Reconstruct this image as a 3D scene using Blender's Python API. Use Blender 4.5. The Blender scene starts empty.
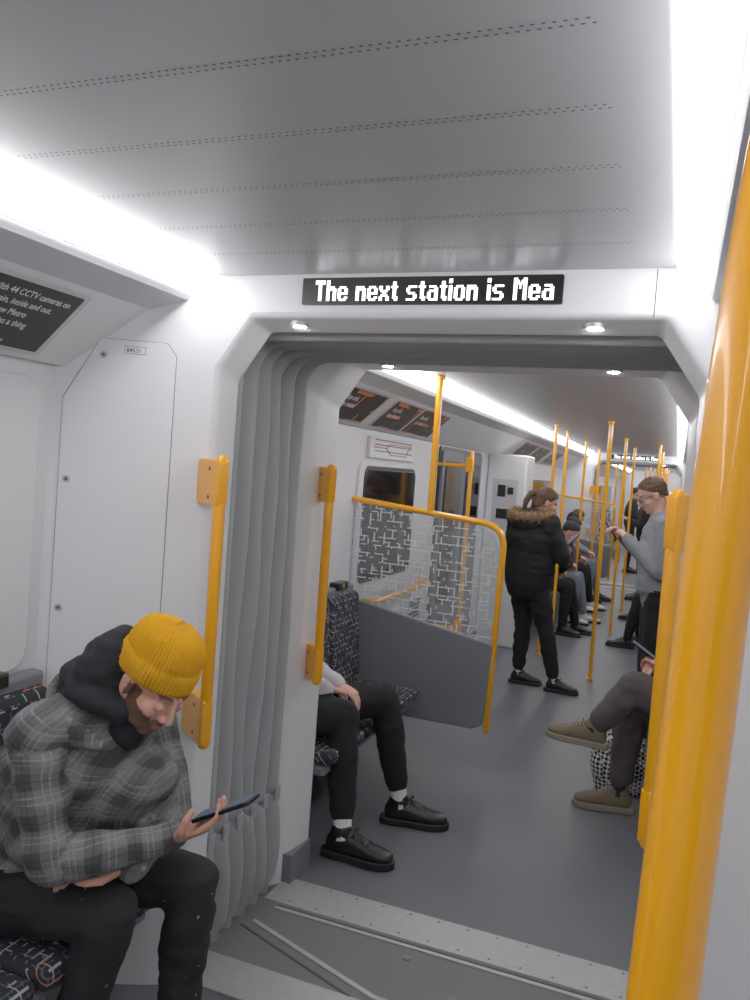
import bpy, bmesh, math, random
from mathutils import Vector as V, Matrix, noise
random.seed(4)
scene=bpy.context.scene
COL=scene.collection
# ---------------------------------------------------------------- materials
def nt(name):
    m=bpy.data.materials.new(name); m.use_nodes=True
    n=m.node_tree.nodes; l=m.node_tree.links
    return m,n,l,n['Principled BSDF']
def srgb(r,g,b):
    f=lambda c:(c/255/12.92) if c/255<=.04045 else ((c/255+.055)/1.055)**2.4
    return (f(r),f(g),f(b),1)
def mat(name,rgb,rough=.5,metal=0,var=.06,vs=6,bump=0,bs=200,spec=.5,coat=0):
    m,n,l,p=nt(name); c=srgb(*rgb)
    p.inputs['Roughness'].default_value=rough; p.inputs['Metallic'].default_value=metal
    p.inputs['Specular IOR Level'].default_value=spec; p.inputs['Coat Weight'].default_value=coat
    tc=n.new('ShaderNodeTexCoord'); nz=n.new('ShaderNodeTexNoise'); nz.inputs['Scale'].default_value=vs
    l.new(tc.outputs['Object'],nz.inputs['Vector'])
    mx=n.new('ShaderNodeMix'); mx.data_type='RGBA'
    mx.inputs['A'].default_value=tuple(x*(1-var) for x in c[:3])+(1,)
    mx.inputs['B'].default_value=tuple(min(1,x*(1+var)) for x in c[:3])+(1,)
    l.new(nz.outputs['Fac'],mx.inputs['Factor']); l.new(mx.outputs['Result'],p.inputs['Base Color'])
    if bump:
        n2=n.new('ShaderNodeTexNoise'); n2.inputs['Scale'].default_value=bs; l.new(tc.outputs['Object'],n2.inputs['Vector'])
        b=n.new('ShaderNodeBump'); b.inputs['Strength'].default_value=bump; b.inputs['Distance'].default_value=.004
        l.new(n2.outputs['Fac'],b.inputs['Height']); l.new(b.outputs['Normal'],p.inputs['Normal'])
    return m
def emis(name,rgb,s):
    m,n,l,p=nt(name); p.inputs['Base Color'].default_value=srgb(*rgb)
    p.inputs['Emission Color'].default_value=srgb(*rgb); p.inputs['Emission Strength'].default_value=s
    return m
def math_(n,l,op,a,b=None,c=None):
    k=n.new('ShaderNodeMath'); k.operation=op
    for i,x in enumerate((a,b,c)):
        if x is None: continue
        if isinstance(x,(int,float)): k.inputs[i].default_value=x
        else: l.new(x,k.inputs[i])
    return k.outputs[0]
def mixc(n,l,f,a,b):
    k=n.new('ShaderNodeMix'); k.data_type='RGBA'
    for s,x in (('Factor',f),('A',a),('B',b)):
        if isinstance(x,(tuple,float,int)): k.inputs[s].default_value=x
        else: l.new(x,k.inputs[s])
    return k.outputs['Result']
def brick(n,l,vec,scale,w,h,mort):
    b=n.new('ShaderNodeTexBrick'); l.new(vec,b.inputs['Vector'])
    b.inputs['Color1'].default_value=(0,0,0,1); b.inputs['Color2'].default_value=(0,0,0,1); b.inputs['Mortar'].default_value=(1,1,1,1)
    b.inputs['Scale'].default_value=scale; b.inputs['Brick Width'].default_value=w; b.inputs['Row Height'].default_value=h
    b.inputs['Mortar Size'].default_value=mort; b.inputs['Mortar Smooth'].default_value=0.05
    return b.outputs['Color']
def noisef(n,l,vec,scale,thr=None):
    z=n.new('ShaderNodeTexNoise'); z.inputs['Scale'].default_value=scale; z.inputs['Detail'].default_value=1; l.new(vec,z.inputs['Vector'])
    return z.outputs['Fac'] if thr is None else math_(n,l,'GREATER_THAN',z.outputs['Fac'],thr)
def m_fabric():
    m,n,l,p=nt('seat_moquette'); p.inputs['Roughness'].default_value=.9
    tc=n.new('ShaderNodeTexCoord'); s=n.new('ShaderNodeSeparateXYZ'); l.new(tc.outputs['Object'],s.inputs[0])
    xz=math_(n,l,'ADD',s.outputs[0],s.outputs[2]); c=n.new('ShaderNodeCombineXYZ'); l.new(s.outputs[1],c.inputs[0]); l.new(xz,c.inputs[1])
    v=c.outputs[0]
    b1=brick(n,l,v,1,.05,.028,.0019); b2=brick(n,l,v,1,.037,.036,.0018); b3=brick(n,l,v,1,.043,.05,.0018)
    k1=math_(n,l,'MULTIPLY',b1,noisef(n,l,v,24,.50)); k2=math_(n,l,'MULTIPLY',b2,noisef(n,l,v,19,.60)); k3=math_(n,l,'MULTIPLY',b3,noisef(n,l,v,30,.48))
    col=mixc(n,l,math_(n,l,'MULTIPLY',k3,.7),srgb(32,35,43),srgb(100,106,118)); col=mixc(n,l,k1,col,srgb(160,165,175)); col=mixc(n,l,math_(n,l,'MULTIPLY',k2,.8),col,srgb(205,120,75))
    l.new(col,p.inputs['Base Color']); return m
def m_glass():
    m,n,l,p=nt('patterned_screen_glass')
    tc=n.new('ShaderNodeTexCoord'); s=n.new('ShaderNodeSeparateXYZ'); l.new(tc.outputs['Object'],s.inputs[0])
    c=n.new('ShaderNodeCombineXYZ'); l.new(s.outputs[0],c.inputs[0]); l.new(s.outputs[2],c.inputs[1]); v=c.outputs[0]
    b1=brick(n,l,v,1,.10,.05,.0028); b2=brick(n,l,v,1,.064,.098,.0028)
    k=math_(n,l,'MAXIMUM',math_(n,l,'MULTIPLY',b1,noisef(n,l,v,17,.48)),math_(n,l,'MULTIPLY',b2,noisef(n,l,v,15,.52)))
    p.inputs['Base Color'].default_value=(.8,.82,.83,1); p.inputs['Roughness'].default_value=.5
    t=n.new('ShaderNodeBsdfTransparent'); t.inputs[0].default_value=(.92,.94,.94,1)
    g=n.new('ShaderNodeBsdfGlossy'); g.inputs['Roughness'].default_value=.03
    a=n.new('ShaderNodeMixShader'); a.inputs[0].default_value=.06; l.new(t.outputs[0],a.inputs[1]); l.new(g.outputs[0],a.inputs[2])
    q=n.new('ShaderNodeMixShader'); l.new(math_(n,l,'ADD',math_(n,l,'MULTIPLY',k,.68),.09),q.inputs[0]); l.new(a.outputs[0],q.inputs[1]); l.new(p.outputs[0],q.inputs[2])
    l.new(q.outputs[0],n['Material Output'].inputs[0]); return m
def m_floor():
    m,n,l,p=nt('speckled_rubber_floor'); p.inputs['Roughness'].default_value=.42
    tc=n.new('ShaderNodeTexCoord'); o=tc.outputs['Object']
    z=noisef(n,l,o,2.2); s1=noisef(n,l,o,240,.70); s2=noisef(n,l,o,190,.72)
    c=mixc(n,l,z,srgb(90,91,97),srgb(107,108,114)); c=mixc(n,l,math_(n,l,'MULTIPLY',s1,.55),c,srgb(150,152,158)); c=mixc(n,l,math_(n,l,'MULTIPLY',s2,.5),c,srgb(52,54,60))
    l.new(c,p.inputs['Base Color']); return m
def m_plaid():
    m,n,l,p=nt('plaid_flannel'); p.inputs['Roughness'].default_value=.95
    at=n.new('ShaderNodeAttribute'); at.attribute_name='cloth'; s=n.new('ShaderNodeSeparateXYZ'); l.new(at.outputs['Vector'],s.inputs[0])
    def band(ax,per,ofs,w):
        f=math_(n,l,'FRACT',math_(n,l,'ADD',math_(n,l,'DIVIDE',ax,per),ofs)); return math_(n,l,'LESS_THAN',f,w)
    tc=n.new('ShaderNodeTexCoord'); nz=noisef(n,l,tc.outputs['Object'],260); nb=noisef(n,l,tc.outputs['Object'],30); nw=noisef(n,l,tc.outputs['Object'],8)
    wv=math_(n,l,'MULTIPLY',math_(n,l,'SUBTRACT',nw,.5),.03)
    u,v=math_(n,l,'ADD',s.outputs[0],wv),math_(n,l,'SUBTRACT',s.outputs[1],wv)
    c=srgb(128,128,128); P=.085
    dk=math_(n,l,'ADD',band(u,P,0,.42),band(v,P,0,.42)); c=mixc(n,l,math_(n,l,'MULTIPLY',dk,.40),c,srgb(34,34,37))
    lt=math_(n,l,'MAXIMUM',band(u,P,.28,.04),band(v,P,.28,.04)); lt2=math_(n,l,'MAXIMUM',band(u,P,.44,.04),band(v,P,.44,.04)); lt3=math_(n,l,'MAXIMUM',band(u,P,.8,.035),band(v,P,.8,.035))
    c=mixc(n,l,math_(n,l,'MULTIPLY',math_(n,l,'MAXIMUM',lt,lt2),.36),c,srgb(180,180,180)); c=mixc(n,l,math_(n,l,'MULTIPLY',lt3,.5),c,srgb(34,34,36))
    c=mixc(n,l,math_(n,l,'MULTIPLY',nz,.38),c,srgb(48,48,51)); c=mixc(n,l,math_(n,l,'MULTIPLY',nb,.25),c,srgb(55,55,57))
    l.new(c,p.inputs['Base Color'])
    b=n.new('ShaderNodeBump'); b.inputs['Strength'].default_value=.35; b.inputs['Distance'].default_value=.003; l.new(nz,b.inputs['Height']); l.new(b.outputs[0],p.inputs['Normal'])
    return m
def m_specks(name,base,spk):
    m,n,l,p=nt(name); p.inputs['Roughness'].default_value=.85
    tc=n.new('ShaderNodeTexCoord'); o=tc.outputs['Object']
    c=mixc(n,l,noisef(n,l,o,9),srgb(*[int(x*.75) for x in base]),srgb(*[min(255,int(x*1.3)) for x in base])); c=mixc(n,l,math_(n,l,'MULTIPLY',noisef(n,l,o,62,.745),noisef(n,l,o,6,.47)),c,srgb(*spk))
    l.new(c,p.inputs['Base Color']); return m
def m_check():
    m,n,l,p=nt('houndstooth'); tc=n.new('ShaderNodeTexCoord'); mp=n.new('ShaderNodeMapping'); mp.inputs['Rotation'].default_value=(.5,.6,.78)
    l.new(tc.outputs['Object'],mp.inputs[0]); k=n.new('ShaderNodeTexChecker'); k.inputs['Scale'].default_value=55
    k.inputs[1].default_value=srgb(215,215,215); k.inputs[2].default_value=srgb(18,18,20); l.new(mp.outputs[0],k.inputs[0]); l.new(k.outputs[0],p.inputs['Base Color']); return m
def m_poster():
    m,n,l,p=nt('advert_print'); tc=n.new('ShaderNodeTexCoord'); s=n.new('ShaderNodeSeparateXYZ'); l.new(tc.outputs['Object'],s.inputs[0])
    c=n.new('ShaderNodeCombineXYZ'); l.new(s.outputs[1],c.inputs[0]); l.new(s.outputs[2],c.inputs[1])
    b=brick(n,l,c.outputs[0],1,.31,.07,.008); k=math_(n,l,'MULTIPLY',b,noisef(n,l,c.outputs[0],5,.5))
    l.new(mixc(n,l,k,srgb(16,16,18),srgb(225,120,40)),p.inputs['Base Color']); p.inputs['Roughness'].default_value=.3; return m

WHITE=mat('white_grp_panel',(231,231,233),.32,var=.02,vs=2)
WALL=mat('white_wall_panel',(222,222,225),.35,var=.02,vs=2)
COVE=mat('light_grey_cove',(200,200,204),.4,var=.02)
CEIL=mat('satin_ceiling_panel',(192,192,194),.38,.14,var=.02,vs=1)
DARK=mat('black_plastic',(14,14,16),.35)
GAP=mat('dark_gap',(90,92,96),.8)
RIV=mat('dull_rivet',(128,128,128),.5,.3)
HOLE=mat('perforation_dark',(98,98,102),.9)
YEL=mat('yellow_powder_coat',(250,168,3),.3,var=.03,coat=.4)
BEL=mat('grey_bellows_fabric',(166,169,171),.65,var=.05,bump=.25,bs=300)
GREY=mat('mid_grey_panel',(114,117,123),.45,var=.03)
STEEL=mat('brushed_steel',(182,182,179),.42,.35,var=.14,vs=45)
RUB=mat('gangway_rubber',(114,114,114),.6,var=.06,bump=.35,bs=220)
FLOOR=m_floor(); FAB=m_fabric(); GLASS=m_glass()
WIN=mat('dark_window_glass',(9,11,13),.08,var=.1,spec=.4)
TUBE=emis('led_strip_light',(252,252,255),9.5); SPOT=emis('downlight_lamp',(255,250,240),45)
TXT=emis('led_text',(250,252,255),1.6); PTXT=mat('printed_white',(235,235,235),.6); KTXT=mat('printed_black',(20,20,20),.6)
SKIN=mat('skin',(210,152,130),.5,var=.08,vs=25); SKIN2=mat('skin_pale',(214,162,142),.5,var=.06,vs=25)
LIP=mat('lips',(165,95,85),.5); BEARD=mat('beard_hair',(112,78,58),.9,var=.45,vs=260,bump=.8,bs=500)
HBR=mat('brown_hair',(84,56,36),.7,var=.35,vs=90,bump=.5,bs=200); HDK=mat('dark_hair',(30,22,18),.7,var=.3,vs=90,bump=.5,bs=200)
EYE=mat('eye_white',(225,222,215),.2); IRIS=mat('iris',(50,40,32),.2)
MUST=mat('mustard_knit',(234,168,8),.9,var=.12,vs=120,bump=.8,bs=330)
CHAR=mat('charcoal_fleece',(34,35,39),.95,var=.15,vs=40,bump=.3)
PLAID=m_plaid(); JEAN=m_specks('paint_flecked_jeans',(27,28,31),(170,170,170))
BLK=mat('black_cloth',(13,13,15),.85,var=.2,vs=30,bump=.3,bs=120); BLK2=mat('black_trousers',(16,17,19),.9,var=.2,vs=30)
LG=mat('pale_grey_jacket',(198,193,195),.7,var=.08,vs=20); MG=mat('grey_jacket',(128,130,136),.75,var=.1,vs=20)
BRT=mat('brown_trousers',(78,69,67),.9,var=.12,vs=30); TAN=mat('khaki_suede',(112,98,78),.9,var=.15,vs=40)
BLUJ=mat('faded_jeans',(118,125,138),.9,var=.15); NAVY=mat('navy_cloth',(28,31,44),.9); RED=mat('maroon_cloth',(82,40,36),.9)
SOCK=mat('white_sock',(225,225,225),.9); SHOEB=mat('black_leather',(15,15,17),.35); SOLE=mat('black_rubber_sole',(22,22,24),.6); WSH=mat('white_trainer',(220,220,220),.6); TSOLE=mat('tan_sole',(138,126,106),.7)
FUR=mat('tan_fur',(148,116,84),.95,var=.4,vs=70); HOUND=m_check(); POST=m_poster(); PHONE=mat('phone_black',(12,12,14),.15); SCR=emis('phone_screen',(80,90,110),.1)
# ---------------------------------------------------------------- mesh helpers
def empty(name,loc=(0,0,0)):
    e=bpy.data.objects.new(name,None); e.empty_display_size=.1; COL.objects.link(e); return e
def obj(name,me,mats=None,parent=None,smooth=True,bevel=0,seg=3,ang=35):
    if isinstance(me,bmesh.types.BMesh):
        bm=me; bmesh.ops.recalc_face_normals(bm,faces=bm.faces); me=bpy.data.meshes.new(name); bm.to_mesh(me); bm.free()
    o=bpy.data.objects.new(name,me); COL.objects.link(o)
    if mats:
        for m in (mats if isinstance(mats,(list,tuple)) else [mats]): me.materials.append(m)
    if parent: o.parent=parent
    if smooth:
        for p in me.polygons: p.use_smooth=True
        if smooth!='full':
            try: me.set_sharp_from_angle(angle=math.radians(ang))
            except Exception: pass
    if bevel:
        b=o.modifiers.new('bevel','BEVEL'); b.width=bevel; b.segments=seg; b.limit_method='ANGLE'; b.angle_limit=math.radians(25)
        b.harden_normals=False
    return o
def box(bm,lo,hi,mi=0):
    x0,y0,z0=lo; x1,y1,z1=hi
    vs=[bm.verts.new(c) for c in ((x0,y0,z0),(x1,y0,z0),(x1,y1,z0),(x0,y1,z0),(x0,y0,z1),(x1,y0,z1),(x1,y1,z1),(x0,y1,z1))]
    for f in ((0,3,2,1),(4,5,6,7),(0,1,5,4),(1,2,6,5),(2,3,7,6),(3,0,4,7)):
        bm.faces.new([vs[i] for i in f]).material_index=mi
def prism(bm,prof,y0,y1,mi=0):
    a=[bm.verts.new((x,y0,z)) for x,z in prof]; b=[bm.verts.new((x,y1,z)) for x,z in prof]; n=len(prof)
    bm.faces.new(a).material_index=mi; bm.faces.new(b[::-1]).material_index=mi
    for i in range(n): bm.faces.new((a[i],b[i],b[(i+1)%n],a[(i+1)%n])).material_index=mi
def plate(bm,pts,o,u,v,th,mi=0):
    o,u,v=V(o),V(u).normalized(),V(v).normalized(); w=u.cross(v)
    a=[bm.verts.new(o+u*p+v*q) for p,q in pts]; b=[bm.verts.new(o+u*p+v*q+w*th) for p,q in pts]; n=len(pts)
    bm.faces.new(a[::-1]).material_index=mi; bm.faces.new(b).material_index=mi
    for i in range(n): bm.faces.new((a[i],a[(i+1)%n],b[(i+1)%n],b[i])).material_index=mi
def rrect(x0,y0,x1,y1,r,n=5):
    P=[]
    for cx,cy,a in ((x1-r,y1-r,0),(x0+r,y1-r,90),(x0+r,y0+r,180),(x1-r,y0+r,270)):
        for i in range(n+1):
            t=math.radians(a+90*i/n); P.append((cx+r*math.cos(t),cy+r*math.sin(t)))
    return P
def tube(bm,pts,rads,side=None,n=16,cap=True,mi=0):
    pts=[V(p) for p in pts]; R=[(r,r) if not isinstance(r,(tuple,list)) else r for r in rads]
    if len(R)==1: R=R*len(pts)
    T=[]
    for i in range(len(pts)):
        a=pts[max(i-1,0)]; b=pts[min(i+1,len(pts)-1)]; T.append((b-a).normalized())
    ref=V(side) if side is not None else (V((1,0,0)) if abs(T[0].x)<.8 else V((0,1,0)))
    st=[]
    if cap:
        for k in (1,.92,.7,.4): st.append((pts[0]-T[0]*min(R[0])*math.sin(math.pi/2*k) ,T[0],R[0],max(.02,math.cos(math.pi/2*k))))
    for i,p in enumerate(pts): st.append((p,T[i],R[i],1))
    if cap:
        for k in (.4,.7,.92,1): st.append((pts[-1]+T[-1]*min(R[-1])*math.sin(math.pi/2*k),T[-1],R[-1],max(.02,math.cos(math.pi/2*k))))
    rings=[]
    for p,t,r,s in st:
        x=ref-t*ref.dot(t)
        x=x.normalized() if x.length>1e-4 else t.orthogonal().normalized(); y=t.cross(x)
        if side is None: ref=x
        rings.append([bm.verts.new(p+x*(r[0]*s*math.cos(2*math.pi*k/n))+y*(r[1]*s*math.sin(2*math.pi*k/n))) for k in range(n)])
    for a,b in zip(rings,rings[1:]):
        for k in range(n): bm.faces.new((a[k],a[(k+1)%n],b[(k+1)%n],b[k])).material_index=mi
    bm.faces.new(rings[0][::-1]).material_index=mi; bm.faces.new(rings[-1]).material_index=mi
def ell(bm,c,r,M=None,n=20):
    d=bmesh.ops.create_uvsphere(bm,u_segments=n,v_segments=n//2+2,radius=1)
    for v in d['verts']:
        q=V((v.co.x*r[0],v.co.y*r[1],v.co.z*r[2])); v.co=(M@q if M else q)+V(c)
def remesh(bm,vox,it=4,fac=.5):
    bmesh.ops.recalc_face_normals(bm,faces=bm.faces)
    me=bpy.data.meshes.new('tmp'); bm.to_mesh(me); bm.free(); o=bpy.data.objects.new('tmp',me); COL.objects.link(o)
    r=o.modifiers.new('r','REMESH'); r.mode='VOXEL'; r.voxel_size=vox
    if it: s=o.modifiers.new('s','SMOOTH'); s.factor=fac; s.iterations=it
    bpy.context.view_layer.update(); dg=bpy.context.evaluated_depsgraph_get()
    m2=bpy.data.meshes.new_from_object(o.evaluated_get(dg)); bpy.data.objects.remove(o); bpy.data.meshes.remove(me); return m2
def bend(pts,r=.05,n=6):
    pts=[V(p) for p in pts]; out=[pts[0]]
    for i in range(1,len(pts)-1):
        a,b,c=pts[i-1],pts[i],pts[i+1]; p=b+(a-b).normalized()*r; q=b+(c-b).normalized()*r
        for k in range(n+1):
            t=k/n; out.append(p*(1-t)**2+b*2*t*(1-t)+q*t*t)
    out.append(pts[-1]); return out
def text(body,size,o,u,v,m,parent,name,sx=1,ext=.0008,align='LEFT'):
    c=bpy.data.curves.new(name,'FONT'); c.body=body; c.size=size; c.extrude=ext; c.align_x=align
    ob=bpy.data.objects.new(name,c); COL.objects.link(ob); c.materials.append(m)
    u,v=V(u).normalized(),V(v).normalized(); w=u.cross(v)
    M=Matrix(((u.x*sx,v.x,w.x,o[0]),(u.y*sx,v.y,w.y,o[1]),(u.z*sx,v.z,w.z,o[2]),(0,0,0,1))); ob.matrix_world=M
    if parent: ob.parent=parent
    return ob
# ---------------------------------------------------------------- shell
XL,XR=-1.82,.395; XC=-.7125
mir=lambda x:2*XC-x
Y0,Y1=-3.0,26.0
bm=bmesh.new(); box(bm,(XL-.05,Y0,-.06),(XR+.05,Y1,0)); obj('floor',bm,FLOOR,smooth=False)
for nm,s in (('wall_left',1),('wall_right',-1)):
    f=(lambda x:x) if s==1 else mir
    bm=bmesh.new()
    box(bm,(min(f(XL),f(XL-.05)),Y0,0),(max(f(XL),f(XL-.05)),Y1,1.95))
    prism(bm,[(f(-1.82),1.945),(f(-1.79),1.945),(f(-1.57),2.14),(f(-1.57),2.18),(f(-1.87),2.18),(f(-1.87),1.945)],Y0,Y1)
    prism(bm,[(f(-1.57),2.14),(f(-1.465),2.178),(f(-1.455),2.20),(f(-1.375),2.265),(f(-1.375),2.32),(f(-1.6),2.32)],Y0,Y1,1)
    prism(bm,[(f(-1.82),0),(f(-1.8),0),(f(-1.8),.12),(f(-1.82),.13)],Y0,Y1,2)
    obj(nm,bm,[WALL,COVE,GREY],smooth=False)
bm=bmesh.new(); box(bm,(-1.375,Y0,2.265),(mir(-1.375),Y1,2.32)); obj('ceiling',bm,CEIL,smooth=False)
bm=bmesh.new(); box(bm,(XL-.05,Y0-.06,0),(XR+.05,Y0,2.32)); obj('wall_back',bm,WALL,smooth=False)
bm=bmesh.new(); box(bm,(XL-.05,Y1,0),(XR+.05,Y1+.06,2.32)); obj('wall_front',bm,WALL,smooth=False)
# perforations
bm=bmesh.new()
y=-1.085
while y<9:
    if not(2.1<y<3.15):
        for dy,ox in ((0,0),(.012,.0065)):
            x=-1.27+ox
            while x<-.14:
                vs=[bm.verts.new((x+a,y+dy+b,2.2643)) for a,b in ((-.0026,-.0018),(-.0026,.0018),(.0026,.0018),(.0026,-.0018))]; bm.faces.new(vs); x+=.0135
    y+=.232
obj('trim_ceiling_perforations',bm,HOLE,smooth=False)
# light strips
def strip(f,y0,y1):
    e=empty('ceiling_strip_light'); a=V((f(-1.448),0,2.205)); b=V((f(-1.378),0,2.262)); w=(b-a).length; v=(b-a).normalized()
    n=V((0,1,0)).cross(v); sg=1 if n.z<0 else -1
    bm=bmesh.new()
    if sg==1: plate(bm,rrect(y0,0,y1,w,.035),(a.x,0,a.z),(0,1,0),v,.005)
    else: plate(bm,[(-p,q) for p,q in rrect(y0,0,y1,w,.035)],(a.x,0,a.z),(0,-1,0),v,.005)
    obj('diffuser',bm,TUBE,e,bevel=.002)
for f in (lambda x:x,mir):
    strip(f,-2.9,2.15); strip(f,3.1,13.95); strip(f,14.95,25.8)
# ---------------------------------------------------------------- gangway portals
XO=-.66; mo=lambda x:2*XO-x
def loop(xl,top,y,cx=.11,cz=.16):
    xr=mo(xl); return [(xl,y,0),(xl,y,top-cz),(xl+cx,y,top),(xr-cx,y,top),(xr,y,top-cz),(xr,y,0)]
def loft(bm,loops,mi=0):
    L=[[bm.verts.new(p) for p in lp] for lp in loops]
    for a,b in zip(L,L[1:]):
        for i in range(len(a)-1): bm.faces.new((a[i],a[i+1],b[i+1],b[i])).material_index=mi
    return L
def portal(par,yf,s,loops,nm):
    bm=bmesh.new(); d=-.05*s
    outer=[(-1.46,yf+d,0),(-1.46,yf+d,1.98),(-1.34,yf,2.3),(-.085,yf,2.3),(.115,yf+d,1.98),(.115,yf+d,0)]
    L=loft(bm,[outer]+loops)
    o=L[0]
    for i,x in ((1,-1.46),(4,.115)):
        j=2 if i==1 else 3
        t=bm.verts.new((x,yf+d,2.3)); bm.faces.new((o[i],t,o[j]))
    obj(nm,bm,WHITE,par,smooth=True,bevel=.014,seg=3)
    bm=bmesh.new()
    for (xa,ya,xb,yb) in ((-1.82,yf-.22*s,-1.46,yf-.05*s),(mir(-1.82),yf-.22*s,.115,yf-.05*s)):
        vs=[bm.verts.new(p) for p in ((xa,ya,0),(xb,yb,0),(xb,yb,2.3),(xa,ya,2.3))]; bm.faces.new(vs)
    obj(nm+'_corner_panels',bm,WHITE,par,smooth=False)
def bellows(par,ya,yb):
    R=.2; x0=-1.475; top=2.195; nz=14
    zs=[0,.04,.08,.12,.16,.2,.24,.28,.32,.36,.385,.395,.405,.415,.44,.48,.54]+[.54+(top-R-.54)*i/nz for i in range(1,nz+1)]
    path=[(x0,z,1,0) for z in zs]
    for i in range(1,9):
        t=math.pi/2*i/8; path.append((x0+R-R*math.cos(t),top-R+R*math.sin(t),math.cos(t),-math.sin(t)))
    left=path; right=[(mo(x),z,-nx,nzz) for x,z,nx,nzz in path[::-1]]
    P=left+right; n=6; m=18; bm=bmesh.new(); rows=[]
    for j in range(n*m+1):
        ph=j/m; rib=int(min(ph,n-.01)); off=.106*abs(math.sin(math.pi*ph))**.72; y=ya+(yb-ya)*j/(n*m); row=[]
        for (x,z,nx,nzz) in P:
            k=1.0
            if z<.40: k=1+.22*math.sin(math.pi*(.40-z)/.40)
            if z<.05: k*=.85
            if abs(z-.4)<.012: k*=.84
            o=off*k+.007*noise.noise(V((rib*5.1,z*2.2,nx)))+.003*noise.noise(V((y*30,z*6,3))); row.append(bm.verts.new((x+nx*o,y+(.014*math.sin(z*4+rib*.9)+.008*math.sin(z*9+rib*2))*math.sin(math.pi*j/(n*m)),z+nzz*o)))
        rows.append(row)
    for a,b in zip(rows,rows[1:]):
        for i in range(len(P)-1): bm.faces.new((a[i],a[i+1],b[i+1],b[i]))
    obj('bellows',bm,BEL,par,smooth='full')
    bm=bmesh.new()
    for i in range(n):
        yc=ya+(yb-ya)*(i+.5)/n
        for f,sg in ((lambda x:x,1),(mo,-1)):
            x=f(x0+.1)
            box(bm,(min(x,x+sg*.01),yc-.02,.375),(max(x,x+sg*.01),yc+.02,.43))
    obj('fold_clips',bm,BEL,par,bevel=.004)
def handle(y,x,s,bx,by):
    e=empty('grab_handle'); bm=bmesh.new()
    pts=[(x,y,.84),(x,y,1.69)]
    bm2=bmesh.new(); tube(bm2,pts,[.0185],n=20); obj('rail',bm2,YEL,e,ang=50)
    d=V((bx-x,by-y,0)); L=d.length; u=d.normalized()
    for z in (.835,1.555):
        plate(bm,rrect(-.019,0,L,.14,.012,3),V((x,y,z))+u.cross(V((0,0,1)))*-.016,u,(0,0,1),.032)
    obj('brackets',bm,YEL,e,bevel=.006)
    bm=bmesh.new()
    for z in (.86,.945,1.58,1.665):
        c=V((x,y,z))+u*.055; q=u.cross(V((0,0,1)))
        for sg in (1,-1): tube(bm,[c+q*sg*.015,c+q*sg*.0175],[.0065],n=10,cap=False)
    obj('bolts',bm,GAP,e)
def downlight(x,y,z):
    e=empty('downlight'); bm=bmesh.new(); tube(bm,[(x,y,z+.01),(x,y,z-.003)],[.031],n=24,cap=False); obj('bezel',bm,STEEL,e)
    bm=bmesh.new(); tube(bm,[(x,y,z),(x,y,z-.005)],[.020],n=24,cap=False); obj('lamp',bm,SPOT,e)
GL={'T':"111111 111111 001100 001100 001100 001100 001100 001100 001100 001100",
'h':"110000 110000 110000 111110 111111 110011 110011 110011 110011 110011",
'e':"000000 000000 000000 011110 110011 110011 111111 110000 110011 011110",
'n':"000000 000000 000000 111110 111111 110011 110011 110011 110011 110011",
'x':"000000 000000 000000 110011 110011 011110 001100 011110 110011 110011",
't':"0000 0110 0110 1111 0110 0110 0110 0110 0111 0011",
's':"000000 000000 000000 011111 110000 110000 011110 000011 000011 111110",
'a':"000000 000000 000000 011110 000011 011111 110011 110011 110011 011111",
'i':"11 11 00 11 11 11 11 11 11 11",
'o':"000000 000000 000000 011110 110011 110011 110011 110011 110011 011110",
'M':"1100011 1110111 1111111 1101011 1101011 1100011 1100011 1100011 1100011 1100011",' ':"000 "*10}
def led(par,msg,x0,x1,z0,h,y):
    bm=bmesh.new(); cols=sum(len(GL[c].split()[0])+1 for c in msg)-1; pw=(x1-x0)/cols; ph=h/10; cx=0
    for c in msg:
        R=GL[c].split(); w=len(R[0])
        for j,row in enumerate(R):
            for i,b in enumerate(row):
                if b=='1': box(bm,(x0+(cx+i+.04)*pw,y-.001,z0+(9-j+.04)*ph),(x0+(cx+i+.96)*pw,y,z0+(9-j+.96)*ph))
        cx+=w+1
    obj('led_message',bm,TXT,par,smooth=False)
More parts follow.
